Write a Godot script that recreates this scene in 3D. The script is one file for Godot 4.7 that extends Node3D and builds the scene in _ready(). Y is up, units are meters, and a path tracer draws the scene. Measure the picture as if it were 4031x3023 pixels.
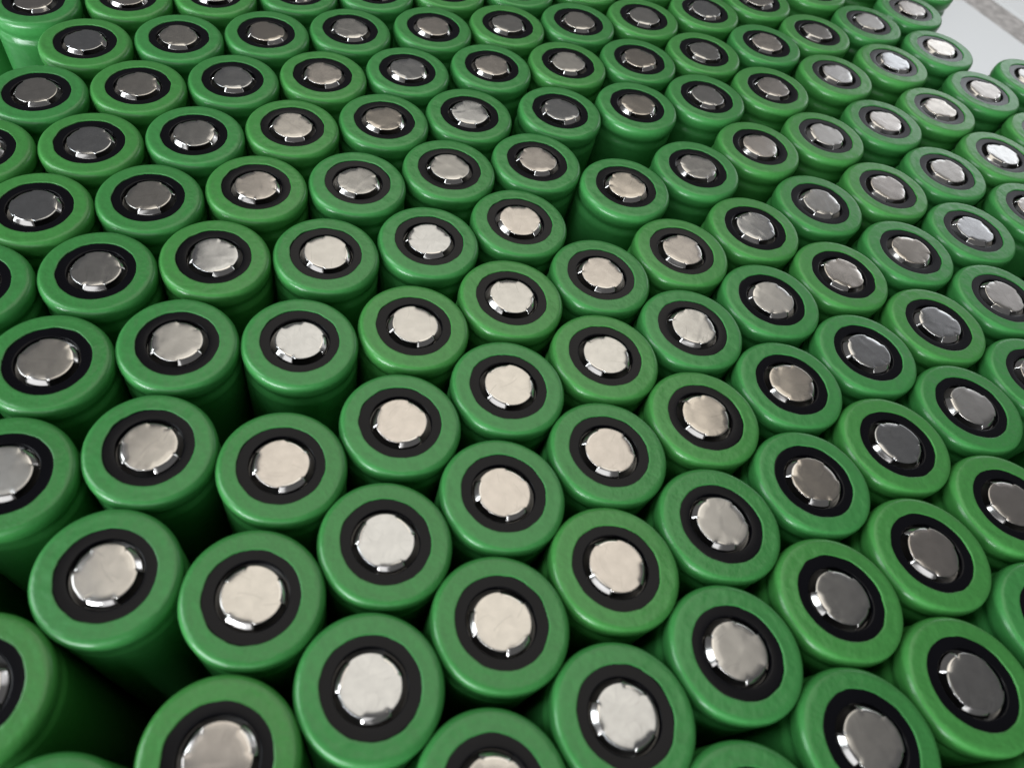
extends Node3D
# A close-up of a crowd of green-wrapped cylindrical battery cells standing on a white table top.
# Sizes below are in millimetres and turned into metres by MM.

const MM := 0.001
const TOP := 65.0              # height of a cell's top above the table
const EYE := 84.411            # height of the lens above the cell tops
const PITCH := 1.02173
const ROLL := 0.218077
const FOCAL := 2660.73         # in pixels of a 4031 x 3023 picture
const SHIFT := Vector2(332.44, 214.97)

# row, x, z in mm, turn of the cap tabs in degrees, tone of the cap as seen (picks the word for it)
const CELLS := [
	[0, -101.9, -136.9, 44, 95],
	[0, -85.3, -146.1, 111, 150],
	[0, -68.8, -154.6, 118, 150],
	[0, -52.0, -163.2, 53, 150],
	[0, -35.3, -171.1, 28, 150],
	[0, -18.9, -179.2, 12, 150],
	[0, -2.2, -187.2, 48, 150],
	[0, 14.1, -196.5, 19, 150],
	[0, 30.2, -205.7, 8, 150],
	[0, 94.5, -237.8, 40, 200],
	[0, 113.3, -240.2, 80, 200],
	[1, -86.2, -126.9, 95, 88],
	[1, -69.8, -135.5, 72, 75],
	[1, -53.4, -144.1, 42, 150],
	[1, -36.8, -152.3, 59, 75],
	[1, -19.3, -160.7, 112, 150],
	[1, -2.7, -168.9, 110, 110],
	[1, 14.0, -177.2, 74, 115],
	[1, 30.1, -186.3, 88, 125],
	[1, 46.2, -196.7, 70, 150],
	[1, 61.1, -208.7, 48, 150],
	[1, 78.2, -222.1, 110, 150],
	[2, -87.1, -108.4, 58, 95],
	[2, -70.8, -116.8, 96, 85],
	[2, -54.5, -125.4, 69, 150],
	[2, -37.9, -133.5, 46, 82],
	[2, -21.4, -141.8, 114, 110],
	[2, -4.0, -150.2, 108, 145],
	[2, 12.8, -158.2, 77, 105],
	[2, 29.3, -166.4, 53, 110],
	[2, 45.4, -176.1, 113, 170],
	[2, 61.6, -186.8, 96, 190],
	[2, 76.0, -198.1, 112, 150],
	[2, 91.7, -209.7, 100, 120],
	[2, 105.8, -222.8, 50, 200],
	[3, -88.6, -90.1, 7, 150],
	[3, -71.9, -98.0, 77, 90],
	[3, -55.4, -106.3, 114, 95],
	[3, -39.0, -114.7, 66, 90],
	[3, -22.5, -123.1, 115, 120],
	[3, -6.1, -131.3, 89, 195],
	[3, 12.7, -139.3, 51, 115],
	[3, 29.4, -147.6, 15, 120],
	[3, 45.4, -157.1, 87, 170],
	[3, 61.5, -166.8, 92, 180],
	[3, 78.8, -179.3, 1, 170],
	[3, 95.2, -191.2, 59, 170],
	[3, 110.1, -204.1, 27, 245],
	[4, -73.0, -79.5, 92, 110],
	[4, -56.6, -87.6, 68, 110],
	[4, -40.1, -96.0, 100, 115],
	[4, -23.1, -103.1, 107, 140],
	[4, -7.2, -112.7, 67, 215],
	[4, 9.4, -120.9, 68, 135],
	[5, -74.3, -61.2, 64, 150],
	[5, -57.6, -69.1, 71, 155],
	[5, -41.2, -77.4, 48, 150],
	[5, -23.8, -83.6, 105, 185],
	[5, -7.4, -92.1, 66, 215],
	[5, 8.0, -102.2, 17, 210],
	[5, 27.7, -119.0, 68, 115],
	[5, 42.5, -130.1, 31, 150],
	[5, 56.6, -142.3, 8, 175],
	[5, 72.5, -152.0, 44, 160],
	[5, 88.0, -162.9, 15, 170],
	[5, 103.3, -173.9, 88, 185],
	[5, 117.9, -187.2, 33, 200],
	[5, 133.7, -199.3, 21, 150],
	[6, -56.7, -50.6, 85, 160],
	[6, -40.4, -58.8, 39, 210],
	[6, -22.8, -64.1, 113, 220],
	[6, -6.1, -72.2, 47, 215],
	[6, 8.8, -83.0, 12, 215],
	[6, 24.0, -93.2, 76, 155],
	[6, 38.9, -104.0, 109, 125],
	[6, 53.7, -115.3, 107, 130],
	[6, 68.3, -127.4, 88, 195],
	[6, 84.1, -137.4, 6, 150],
	[6, 99.6, -148.5, 4, 165],
	[6, 115.1, -159.9, 13, 150],
	[6, 129.8, -173.3, 26, 150],
	[7, -53.7, -32.3, 65, 170],
	[7, -37.3, -40.6, 31, 220],
	[7, -19.1, -42.4, 50, 225],
	[7, -4.4, -53.5, 57, 220],
	[7, 10.6, -64.4, 112, 215],
	[7, 25.7, -74.8, 118, 220],
	[7, 40.6, -85.3, 96, 150],
	[7, 55.5, -96.4, 72, 130],
	[7, 70.2, -107.4, 107, 110],
	[7, 85.4, -118.5, 27, 130],
	[7, 101.0, -129.5, 94, 165],
	[7, 117.5, -141.7, 111, 150],
	[8, -35.4, -22.4, 75, 180],
	[8, -17.2, -23.7, 97, 220],
	[8, -2.5, -34.6, 66, 220],
	[8, 12.2, -45.6, 52, 210],
	[8, 27.1, -56.5, 90, 205],
	[8, 42.2, -66.9, 115, 170],
	[8, 57.2, -77.6, 8, 130],
	[8, 72.0, -88.5, 57, 115],
	[8, 87.1, -99.6, 66, 110],
	[8, 102.3, -110.9, 109, 150],
	[9, -44.3, -6.4, 99, 150],
	[9, -15.0, -5.3, 78, 165],
	[9, -0.3, -16.2, 65, 195],
	[9, 14.3, -27.3, 45, 200],
	[9, 28.9, -38.3, 4, 185],
	[9, 44.0, -48.6, 84, 165],
	[9, 59.0, -59.3, 83, 150],
	[9, 73.9, -70.0, 17, 105],
	[9, 88.9, -81.3, 48, 90],
	[9, 104.0, -92.0, 97, 150],
	[10, -29.3, 6.1, 96, 150],
	[10, 16.1, -8.0, 23, 150],
	[10, 30.8, -19.2, 45, 205],
	[10, 45.4, -30.3, 49, 165],
	[10, 60.7, -41.0, 36, 165],
	[10, 75.8, -51.4, 1, 110],
	[10, 90.9, -63.1, 21, 105],
	[11, 46.9, -10.6, 37, 150],
	[11, 62.1, -22.7, 34, 145],
	[12, 77.3, -12.5, 75, 150],
	[11, 77.5, -33.0, 95, 110],
	[11, 93.5, -45.0, 88, 150],
]

# cells of the same crowd that stand just outside the picture: x, z in mm
const BEYOND := [
	[-121.6, -139.6], [-101.3, -155.3], [-84.4, -164.5], [-67.8, -173.0], [-50.5, -181.5], [-17.9, -197.6], [14.3, -214.9], [30.2, -224.1], [60.5, -227.1],
	[-90.1, -71.8], [-105.2, -82.2], [-75.8, -42.8], [-90.9, -53.2], [147.9, -176.7], [141.8, -159.3], [134.6, -134.9], [-69.1, -22.3], [119.0, -103.2], [120.7, -84.4],
	[-53.2, 9.7], [-12.1, 12.8], [-26.4, 24.3], [17.9, 10.3], [47.5, 7.8], [94.1, -25.1], [110.7, -38.5], [92.5, -2.2], [76.0, 5.8], 
	[-133.2, -156.4], [-116.9, -165.1], [-99.9, -174.4], [-83.5, -182.9], [-66.9, -191.4], [-49.1, -199.8], [-16.9, -216.0], [14.3, -233.3], [30.1, -242.5], [58.0, -245.4],
	[-106.7, -63.8], [-121.8, -74.4], [-92.4, -34.9], [166.0, -180.1], [159.9, -162.7], [154.0, -194.0], [153.8, -145.4], [137.2, -116.7], [-68.1, -3.9], [-84.6, -12.2],
	[135.7, -95.6], [137.4, -76.7], [122.4, -66.1], [-62.1, 25.8], [-9.3, 31.0], [-23.6, 42.5], [-40.8, 35.9], [19.7, 28.6], [48.1, 26.2], [110.7, -17.1],
	[127.9, -32.0], [107.8, 8.0], [91.3, 16.1], [74.7, 24.2],
]

const ORDINALS := ["first", "second", "third", "fourth", "fifth", "sixth", "seventh", "eighth", "ninth", "tenth", "eleventh", "twelfth", "thirteenth", "fourteenth"]

var rng := RandomNumberGenerator.new()
var mat := {}


func _ready() -> void:
	rng.seed = 20240611
	make_camera()
	make_environment()
	make_lamps()
	make_materials()
	make_table()
	make_cells()


# ---------------------------------------------------------------- camera, light

func make_camera() -> void:
	var cam := Camera3D.new()
	cam.name = "camera"
	add_child(cam)
	var right := Vector3(cos(ROLL), sin(ROLL) * cos(PITCH), -sin(ROLL) * sin(PITCH))
	var up := Vector3(-sin(ROLL), cos(ROLL) * cos(PITCH), -cos(ROLL) * sin(PITCH))
	var back := Vector3(0.0, sin(PITCH), cos(PITCH))
	cam.transform = Transform3D(Basis(right, up, back), Vector3(0.0, (TOP + EYE) * MM, 0.0))
	var glass := CameraAttributesPhysical.new()
	glass.frustum_near = 0.01
	glass.frustum_far = 20.0
	glass.frustum_focal_length = 25.0
	glass.frustum_focus_distance = 0.128
	glass.exposure_aperture = 25.0
	cam.attributes = glass
	cam.keep_aspect = Camera3D.KEEP_HEIGHT
	var near := 0.01
	cam.set_frustum(near * 3023.0 / FOCAL, Vector2(SHIFT.x / FOCAL, SHIFT.y / FOCAL) * near, near, 20.0)
	cam.current = true


func make_environment() -> void:
	var e := Environment.new()
	e.background_mode = Environment.BG_COLOR
	e.background_color = Color(0.104, 0.104, 0.108).linear_to_srgb()
	e.tonemap_mode = Environment.TONE_MAPPER_LINEAR
	e.tonemap_exposure = 1.0
	e.sdfgi_enabled = true
	e.ssao_enabled = true
	e.ssil_enabled = true
	var w := WorldEnvironment.new()
	w.name = "surroundings"
	w.environment = e
	add_child(w)


func area_lamp(called: String, at: Vector3, aim: Vector3, size: Vector2, color: Color, radiance: float) -> void:
	var l := AreaLight3D.new()
	l.name = called
	l.area_size = size
	l.area_normalize_energy = false
	l.light_energy = radiance / PI
	l.light_color = color
	l.shadow_enabled = true
	add_child(l)
	l.look_at_from_position(at, aim, Vector3.UP if absf((aim - at).normalized().y) < 0.99 else Vector3.FORWARD)


func make_lamps() -> void:
	var heart := Vector3(0.0, TOP * MM, -0.08)
	# a bright window behind the photographer's shoulder, a soft warm ceiling panel, a paler opening ahead
	area_lamp("window_light", heart + Vector3(-0.86, 0.56, 0.16), heart, Vector2(0.36, 0.80), Color(0.95, 0.98, 1.0), 6.0)
	area_lamp("rear_window_light", heart + Vector3(-0.25, 0.56, 0.95), heart, Vector2(1.5, 0.66), Color(0.98, 0.985, 1.0), 0.95)
	area_lamp("low_window_light", heart + Vector3(-0.50, 0.10, 0.90), heart, Vector2(0.9, 0.13), Color(0.96, 0.98, 1.0), 42.0)
	area_lamp("ceiling_panel_light", Vector3(0.03, 1.07, -0.76), Vector3(0.03, 0.0, -0.76), Vector2(1.06, 1.38), Color(1.0, 0.975, 0.925), 1.17)
	area_lamp("far_window_light", Vector3(0.95, 0.55, -1.25), Vector3(0.1, 0.05, -0.2), Vector2(0.8, 0.6), Color(0.98, 0.98, 1.0), 0.62)
	area_lamp("side_window_light", Vector3(0.56, 0.30, -0.84), Vector3(0.24, 0.0, -0.42), Vector2(0.26, 0.16), Color(0.95, 0.98, 1.0), 1.7)












# ---------------------------------------------------------------- materials

func noise_image(seed_: int, freq: float, lo: float, hi: float, tint: Color, octaves := 4) -> NoiseTexture2D:
	var n := FastNoiseLite.new()
	n.seed = seed_
	n.noise_type = FastNoiseLite.TYPE_SIMPLEX
	n.frequency = freq
	n.fractal_octaves = octaves
	var t := NoiseTexture2D.new()
	t.width = 256
	t.height = 256
	t.seamless = true
	t.noise = n
	var g := Gradient.new()
	g.set_color(0, Color(tint.r * lo, tint.g * lo, tint.b * lo))
	g.set_color(1, Color(tint.r * hi, tint.g * hi, tint.b * hi))
	t.color_ramp = g
	return t


# faint handling scratches and smudges on a pale ground
func scratched(seed_: int) -> ImageTexture:
	var r := RandomNumberGenerator.new()
	r.seed = seed_
	var n := FastNoiseLite.new()
	n.seed = seed_
	n.frequency = 0.011
	var side := 384
	var im := Image.create(side, side, false, Image.FORMAT_RGB8)
	for y in side:
		for x in side:
			var v := 0.955 + 0.045 * n.get_noise_2d(x, y)
			im.set_pixel(x, y, Color(v, v, v))
	for k in 34:
		var p := Vector2(r.randf() * side, r.randf() * side)
		var a := r.randf_range(-0.5, 0.9) if k % 3 else r.randf() * TAU
		var bend := r.randf_range(-0.012, 0.012)
		var dark := r.randf_range(0.84, 0.95)
		var wide := r.randi_range(1, 3)
		for t in r.randi_range(30, 150):
			p += Vector2(cos(a), sin(a))
			a += bend
			for w in wide:
				var px := posmod(int(p.x), side)
				var py := posmod(int(p.y) + w, side)
				im.set_pixel(px, py, Color(dark, dark, dark))
	return ImageTexture.create_from_image(im)


func make_materials() -> void:
	for k in 3:
		var wrap := StandardMaterial3D.new()
		wrap.resource_name = "green shrink wrap"
		var c: Color = [Color(0.054, 0.272, 0.068), Color(0.063, 0.284, 0.062), Color(0.052, 0.262, 0.063)][k]
		wrap.albedo_color = c.linear_to_srgb()
		wrap.albedo_texture = noise_image(11 + k, 0.03, 0.94, 1.0, Color.WHITE)
		wrap.uv1_triplanar = true
		wrap.uv1_scale = Vector3.ONE * (90.0 + 25.0 * k)
		wrap.roughness = 0.29
		wrap.metallic_specular = 0.5
		wrap.heightmap_enabled = true
		wrap.heightmap_texture = noise_image(91 + k, 0.025, 0.0, 1.0, Color.WHITE)
		wrap.heightmap_scale = 0.0026
		mat["wrap%d" % k] = wrap
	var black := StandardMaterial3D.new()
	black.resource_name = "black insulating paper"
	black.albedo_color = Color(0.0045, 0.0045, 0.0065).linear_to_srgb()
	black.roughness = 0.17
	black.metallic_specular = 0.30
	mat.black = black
	var tints := [Color(0.67, 0.64, 0.60), Color(0.655, 0.64, 0.615), Color(0.69, 0.635, 0.57), Color(0.625, 0.63, 0.635), Color(0.66, 0.615, 0.575), Color(0.64, 0.63, 0.61)]
	for k in 6:
		var cap := StandardMaterial3D.new()
		cap.resource_name = "nickel plated steel"
		cap.albedo_color = tints[k].linear_to_srgb()
		cap.albedo_texture = scratched(31 + k)
		cap.roughness_texture = noise_image(61 + k, 0.02, 0.94, 1.0, Color.WHITE)
		cap.uv1_triplanar = true
		cap.uv1_scale = Vector3.ONE * 90.0
		cap.uv1_offset = Vector3(0.37, 0.11, 0.53) * k
		cap.metallic = 1.0
		cap.heightmap_enabled = true
		cap.heightmap_texture = noise_image(121 + k, 0.008, 0.0, 1.0, Color.WHITE, 1)
		cap.heightmap_scale = 0.0016
		cap.roughness = [0.26, 0.30, 0.23, 0.20, 0.27, 0.24][k]
		mat["cap%d" % k] = cap
	var bright := StandardMaterial3D.new()
	bright.resource_name = "polished nickel"
	bright.albedo_color = Color(0.74, 0.72, 0.69).linear_to_srgb()
	bright.metallic = 1.0
	bright.roughness = 0.16
	mat.bright = bright
	var dull := StandardMaterial3D.new()
	dull.resource_name = "dull steel"
	dull.albedo_color = Color(0.20, 0.195, 0.19).linear_to_srgb()
	dull.metallic = 1.0
	dull.roughness = 0.38
	mat.dull = dull
	var white := StandardMaterial3D.new()
	white.resource_name = "white laminate"
	white.albedo_color = Color(0.92, 0.955, 0.99).linear_to_srgb()
	white.roughness = 0.3
	white.metallic_specular = 0.7
	mat.white = white
	var stone := StandardMaterial3D.new()
	stone.resource_name = "grey cement"
	stone.albedo_color = Color.WHITE
	stone.albedo_texture = noise_image(77, 0.03, 0.66, 0.90, Color(1.0, 0.985, 0.985))
	stone.uv1_triplanar = true
	stone.uv1_scale = Vector3.ONE * 18.0
	stone.roughness = 0.8
	mat.stone = stone


# ---------------------------------------------------------------- helpers

func numbered(called: String) -> String:
	if not has_node(NodePath(called)):
		return called
	var k := 1
	while has_node(NodePath("%s_%03d" % [called, k])):
		k += 1
	return "%s_%03d" % [called, k]


func part(called: String, mesh: Mesh, m: Material, parent: Node) -> MeshInstance3D:
	var o := MeshInstance3D.new()
	o.name = called
	o.mesh = mesh
	o.material_override = m
	parent.add_child(o, true)
	return o


func finish(pts: PackedVector3Array, nrm: PackedVector3Array, idx: PackedInt32Array) -> ArrayMesh:
	var a := []
	a.resize(Mesh.ARRAY_MAX)
	a[Mesh.ARRAY_VERTEX] = pts
	if nrm.size():
		a[Mesh.ARRAY_NORMAL] = nrm
	a[Mesh.ARRAY_INDEX] = idx
	var mesh := ArrayMesh.new()
	mesh.add_surface_from_arrays(Mesh.PRIMITIVE_TRIANGLES, a)
	return mesh


# a turned surface: profile of (radius, height) in mm, from the outside bottom up and in; warp(angle, k) nudges a point
func lathe(profile: PackedVector2Array, segments: int, warp = null) -> ArrayMesh:
	var n := profile.size()
	var pts := PackedVector3Array()
	var idx := PackedInt32Array()
	for k in n:
		for s in segments:
			var a := TAU * s / segments
			var p := profile[k]
			if warp != null:
				p = warp.call(a, p)
			pts.append(Vector3(cos(a) * p.x, p.y, sin(a) * p.x) * MM)
	for k in n - 1:
		for s in segments:
			var s2 := (s + 1) % segments
			var a := k * segments + s
			var b := k * segments + s2
			var c := (k + 1) * segments + s
			var d := (k + 1) * segments + s2
			idx.append_array(PackedInt32Array([a, b, c, b, d, c]))
	return finish(pts, smooth_normals(pts, idx), idx)


func smooth_normals(pts: PackedVector3Array, idx: PackedInt32Array) -> PackedVector3Array:
	var nrm := PackedVector3Array()
	nrm.resize(pts.size())
	for i in range(0, idx.size(), 3):
		var a := pts[idx[i]]
		var f := (pts[idx[i + 2]] - a).cross(pts[idx[i + 1]] - a)
		for k in 3:
			nrm[idx[i + k]] += f
	for i in nrm.size():
		nrm[i] = nrm[i].normalized() if nrm[i].length_squared() > 0.0 else Vector3.UP
	return nrm


func box_mesh(size: Vector3, edge: float) -> ArrayMesh:
	# a slab with its upper edges chamfered
	var h := size * 0.5
	var rings := [[h.x, h.z, -h.y], [h.x, h.z, h.y - edge], [h.x - edge, h.z - edge, h.y]]
	var st := SurfaceTool.new()
	st.begin(Mesh.PRIMITIVE_TRIANGLES)
	st.set_smooth_group(-1)
	var corner := func(r: Array, k: int) -> Vector3:
		return Vector3([-1, 1, 1, -1][k] * r[0], r[2], [-1, -1, 1, 1][k] * r[1])
	for j in 2:
		for k in 4:
			var a: Vector3 = corner.call(rings[j], k)
			var b: Vector3 = corner.call(rings[j], (k + 1) % 4)
			var c: Vector3 = corner.call(rings[j + 1], k)
			var d: Vector3 = corner.call(rings[j + 1], (k + 1) % 4)
			for v in [a, b, c, b, d, c]:
				st.add_vertex(v)
	for k in [0, 1, 2, 0, 2, 3]:
		st.add_vertex(corner.call(rings[2], k))
	for k in [0, 2, 1, 0, 3, 2]:
		st.add_vertex(corner.call(rings[0], k))
	st.generate_normals()
	return st.commit()


# ---------------------------------------------------------------- the table

func slab(called: String, from_edge: float, to_edge: float, top: float, thick: float, m: Material) -> MeshInstance3D:
	# a slab whose long sides run along the line of the table's far edge
	var out := Vector3(0.8361, 0.0, -0.5486)
	var o := MeshInstance3D.new()
	o.name = called
	o.mesh = box_mesh(Vector3((to_edge - from_edge) * MM, thick * MM, 1.6), minf(1.2, thick * 0.4) * MM)
	o.material_override = m
	var basis_ := Basis(out, Vector3.UP, out.cross(Vector3.UP))
	var base := Vector3(231.0, 0.0, -402.0)
	o.transform = Transform3D(basis_, (base + out * (from_edge + to_edge) * 0.5 + Vector3(0, top - thick * 0.5, 0)) * MM)
	add_child(o, true)
	return o


func make_table() -> void:
	var t := slab("table", -900.0, 0.0, -0.3, 22.0, mat.white)
	t.set_meta("label", "white laminate table top under the battery cells")
	t.set_meta("category", "table")
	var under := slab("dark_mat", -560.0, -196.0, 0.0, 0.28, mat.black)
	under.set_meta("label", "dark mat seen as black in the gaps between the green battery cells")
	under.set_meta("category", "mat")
	var s := slab("stone_edging", 0.6, 21.0, -1.0, 22.0, mat.stone)
	s.set_meta("label", "narrow mottled grey cement strip along the white table edge")
	s.set_meta("category", "edging")
	var w := slab("white_panel", 21.6, 420.0, -0.5, 22.0, mat.white)
	w.set_meta("label", "white panel beyond the grey cement strip in the far corner")
	w.set_meta("category", "panel")


# ---------------------------------------------------------------- battery cells

func wrapper_mesh(variant: int) -> ArrayMesh:
	var pr := PackedVector2Array([Vector2(0.0, -65.0), Vector2(8.3, -65.0), Vector2(8.9, -64.8), Vector2(9.13, -64.2), Vector2(9.13, -40.0), Vector2(9.13, -7.0),
		Vector2(9.12, -5.9), Vector2(9.08, -5.4), Vector2(9.12, -4.9), Vector2(9.08, -4.5), Vector2(8.93, -4.1), Vector2(8.76, -3.75), Vector2(8.70, -3.45), Vector2(8.77, -3.15), Vector2(8.95, -2.8), Vector2(9.08, -2.4), Vector2(9.13, -2.0)])
	for p in [Vector2(9.13, -1.25), Vector2(9.11, -1.0), Vector2(9.05, -0.76), Vector2(8.95, -0.54), Vector2(8.82, -0.35), Vector2(8.67, -0.205), Vector2(8.52, -0.115), Vector2(8.36, -0.06), Vector2(8.15, -0.032), Vector2(7.9, -0.022), Vector2(7.6, -0.02)]:
		pr.append(p)
	for p in [Vector2(7.2, -0.02), Vector2(6.7, 0.0), Vector2(6.32, 0.02), Vector2(6.19, 0.0), Vector2(6.15, -0.06), Vector2(6.15, -0.34)]:
		pr.append(p)
	var n := FastNoiseLite.new()
	n.seed = 100 + variant
	n.frequency = 0.9
	var warp := func(a: float, p: Vector2) -> Vector2:
		if p.y < -6.5 or p.x < 1.0:
			return p
		var w := n.get_noise_3d(cos(a) * 1.3, sin(a) * 1.3, p.y * 0.25)
		var v := n.get_noise_3d(cos(a) * 2.5, sin(a) * 2.5, 9.0 + p.x * 0.35)
		if variant != 2 and absf(wrapf(a - 1.3 * variant, -PI, PI)) < 0.03 and p.x < 8.4 and p.y > -0.15:
			v += 0.55
		var inner := clampf((7.4 - p.x) / 1.2, 0.0, 1.0)
		return p + Vector2(w * 0.03 - absf(w) * 0.03 + inner * (minf(v, 0.5) * 0.15 + 0.10 * cos(a - 2.1 * variant)), v * 0.06 * clampf((p.y + 1.6) / 1.6, 0.0, 1.0))
	return lathe(pr, 88, warp)


func insulator_mesh() -> ArrayMesh:
	return lathe(PackedVector2Array([Vector2(6.6, -0.30), Vector2(6.4, -0.16), Vector2(6.0, -0.16), Vector2(5.4, -0.17), Vector2(4.75, -0.18), Vector2(4.63, -0.20), Vector2(4.57, -0.26), Vector2(4.54, -0.36), Vector2(4.53, -1.02)]), 64)


func dish_mesh() -> ArrayMesh:
	return lathe(PackedVector2Array([Vector2(5.2, -1.0), Vector2(4.6, -1.02), Vector2(4.42, -1.10), Vector2(4.2, -1.22), Vector2(3.8, -1.3), Vector2(3.2, -1.35), Vector2(0.0, -1.35)]), 56)



func tab_half(variant: int, k: int) -> float:
	var r := RandomNumberGenerator.new()
	r.seed = 500 + variant * 3 + k
	return deg_to_rad(r.randf_range(22.0, 27.0))


# the cap's flat top, drawn down softly towards the three tabs and cut back where they begin
func cap_mesh(variant: int) -> ArrayMesh:
	var n := FastNoiseLite.new()
	n.seed = 300 + variant
	n.frequency = 0.45
	var halves := [tab_half(variant, 0), tab_half(variant, 1), tab_half(variant, 2)]
	var warp := func(a: float, p: Vector2) -> Vector2:
		var near := 0.0
		var inside := false
		for k in 3:
			var off := absf(wrapf(a - TAU / 3.0 * k, -PI, PI))
			inside = inside or off < halves[k]
			near = maxf(near, 1.0 - smoothstep(halves[k] - 0.12, halves[k] + 0.10, off))
		var q := p
		if inside:
			q.x = minf(q.x, 3.56)
		if p.y > 0.0:
			var edge := clampf((q.x - 2.66) / 0.9, 0.0, 1.0)
			q.y -= near * 0.10 * edge * edge
			q.y += 0.022 * edge * n.get_noise_2d(cos(a) * 3.0, sin(a) * 3.0)
		return q
	return lathe(PackedVector2Array([Vector2(0.0, -0.07), Vector2(3.64, -0.07), Vector2(3.79, -0.04), Vector2(3.85, 0.02), Vector2(3.82, 0.08), Vector2(3.73, 0.115), Vector2(3.58, 0.125), Vector2(3.3, 0.13), Vector2(3.0, 0.13), Vector2(2.6, 0.13), Vector2(0.0, 0.13)]), 96, warp)


# one of the three bent tabs that carry the cap, centred on the +x side
func tab_mesh(variant: int) -> ArrayMesh:
	var r := RandomNumberGenerator.new()
	r.seed = 500 + variant
	var half := deg_to_rad(r.randf_range(22.0, 27.0))
	var line := [Vector2(3.38, 0.072), Vector2(3.53, 0.052), Vector2(3.65, 0.01), Vector2(3.81, -0.105), Vector2(4.03, -0.32), Vector2(4.25, -0.54), Vector2(4.32, -0.66), Vector2(4.33, -1.2)]
	var steps := 10
	var pts := PackedVector3Array()
	var idx := PackedInt32Array()
	var cols := line.size()
	for side in 2:
		for s in steps + 1:
			var f := float(s) / steps * 2.0 - 1.0
			for k in cols:
				var p: Vector2 = line[k]
				var spread := half * (1.0 + 0.05 * k / cols) * (1.0 if absf(f) < 0.99 else r.randf_range(0.96, 1.03))
				# flatten the bent face: it is a facet, not a cone
				var a := f * spread
				var flat_r := p.x * lerpf(1.0, cos(half * 0.55) / cos(a * 0.55), 0.6 if k > 2 and k < 6 else 0.0)
				var q := Vector3(cos(a) * flat_r, p.y, sin(a) * flat_r)
				if side == 1:
					q += Vector3(-cos(a) * 0.16, -0.12, -sin(a) * 0.16)
				pts.append(q * MM)
	var n := (steps + 1) * cols
	for s in steps:
		for k in cols - 1:
			var a := s * cols + k
			var b := a + 1
			var c := a + cols
			var d := c + 1
			idx.append_array(PackedInt32Array([a, b, c, b, d, c]))
			idx.append_array(PackedInt32Array([n + a, n + c, n + b, n + b, n + c, n + d]))
	for k in cols - 1:
		var a := k
		idx.append_array(PackedInt32Array([a, n + a, a + 1, a + 1, n + a, n + a + 1]))
		var e := steps * cols + k
		idx.append_array(PackedInt32Array([e, e + 1, n + e, e + 1, n + e + 1, n + e]))
	return finish(pts, smooth_normals(pts, idx), idx)


func make_prototype(v: int) -> Node3D:
	var cell := Node3D.new()
	part("wrapper", wrapper_mesh(v), mat["wrap%d" % (v % 3)], cell)
	part("insulator_ring", insulator_mesh(), mat.black, cell).position.y = 0.0
	part("vent_dish", dish_mesh(), mat.dull, cell)
	var cap := part("terminal_cap", cap_mesh(v), mat["cap%d" % (v % 3)], cell)
	for k in 3:
		var t := part("tab", tab_mesh(v * 3 + k), mat.bright, cap)
		t.rotation.y = -TAU / 3.0 * k
	for c in cell.get_children():
		(c as Node3D).position.y = TOP * MM
	cap.position.y += 0.15 * MM
	return cell


func tone_word(t: int) -> String:
	if t < 100:
		return "dark grey"
	if t < 140:
		return "mid grey"
	if t < 180:
		return "silver grey"
	if t < 205:
		return "pale silver"
	return "bright cream"


func make_cells() -> void:
	var prototypes := []
	for v in 6:
		prototypes.append(make_prototype(v))
	var in_row := {}
	for c in CELLS:
		in_row[c[0]] = in_row.get(c[0], 0) + 1
	var count := {}
	for c in CELLS:
		var row := int(c[0])
		var at: int = count.get(row, 0)
		count[row] = at + 1
		var o: Node3D = prototypes[rng.randi() % 6].duplicate()
		o.name = numbered("battery_cell")
		add_child(o, true)
		o.position = Vector3(c[1], 0.0, c[2]) * MM
		var wrapper := o.get_node("wrapper") as MeshInstance3D
		wrapper.rotation.y = rng.randf() * TAU
		wrapper.material_override = mat["wrap%d" % (rng.randi() % 3)]
		var cap := o.get_node("terminal_cap") as Node3D
		cap.rotation.y = -deg_to_rad(c[3]) - TAU / 3.0 * (rng.randi() % 3)
		var lean := rng.randf() * TAU
		cap.rotate(Vector3(cos(lean), 0.0, sin(lean)), deg_to_rad(rng.randf_range(0.2, 2.2)))
		(cap as MeshInstance3D).material_override = mat["cap%d" % (rng.randi() % 6)]
		o.set_meta("label", label_of(row, at, in_row[row], int(c[4])))
		o.set_meta("category", "battery")
		o.set_meta("group", "green battery cells standing side by side")
	for c in BEYOND:
		var o: Node3D = prototypes[rng.randi() % 6].duplicate()
		o.name = numbered("battery_cell")
		add_child(o, true)
		o.position = Vector3(c[0], 0.0, c[1]) * MM
		(o.get_node("terminal_cap") as Node3D).rotation.y = rng.randf() * TAU
		o.set_meta("label", "green battery cell in the part of the crowd beyond the picture's edges")
		o.set_meta("category", "battery")
		o.set_meta("group", "green battery cells beyond the picture's edges")
	for p in prototypes:
		p.free()


func label_of(row: int, at: int, many: int, tone: int) -> String:
	var place := ""
	if at == 0:
		place = "leftmost"
	elif at == many - 1:
		place = "rightmost"
	elif at < many / 2.0:
		place = ORDINALS[at] + " from left"
	else:
		place = ORDINALS[many - 1 - at] + " from right"
	if row == 0:
		return "green battery cell cut by the top edge, %s of those" % place
	if row == 12:
		return "green battery cell of which only the rim shows, bottom right corner"
	return "green battery cell with %s cap, %s in %s row from top" % [tone_word(tone), place, ORDINALS[row]]
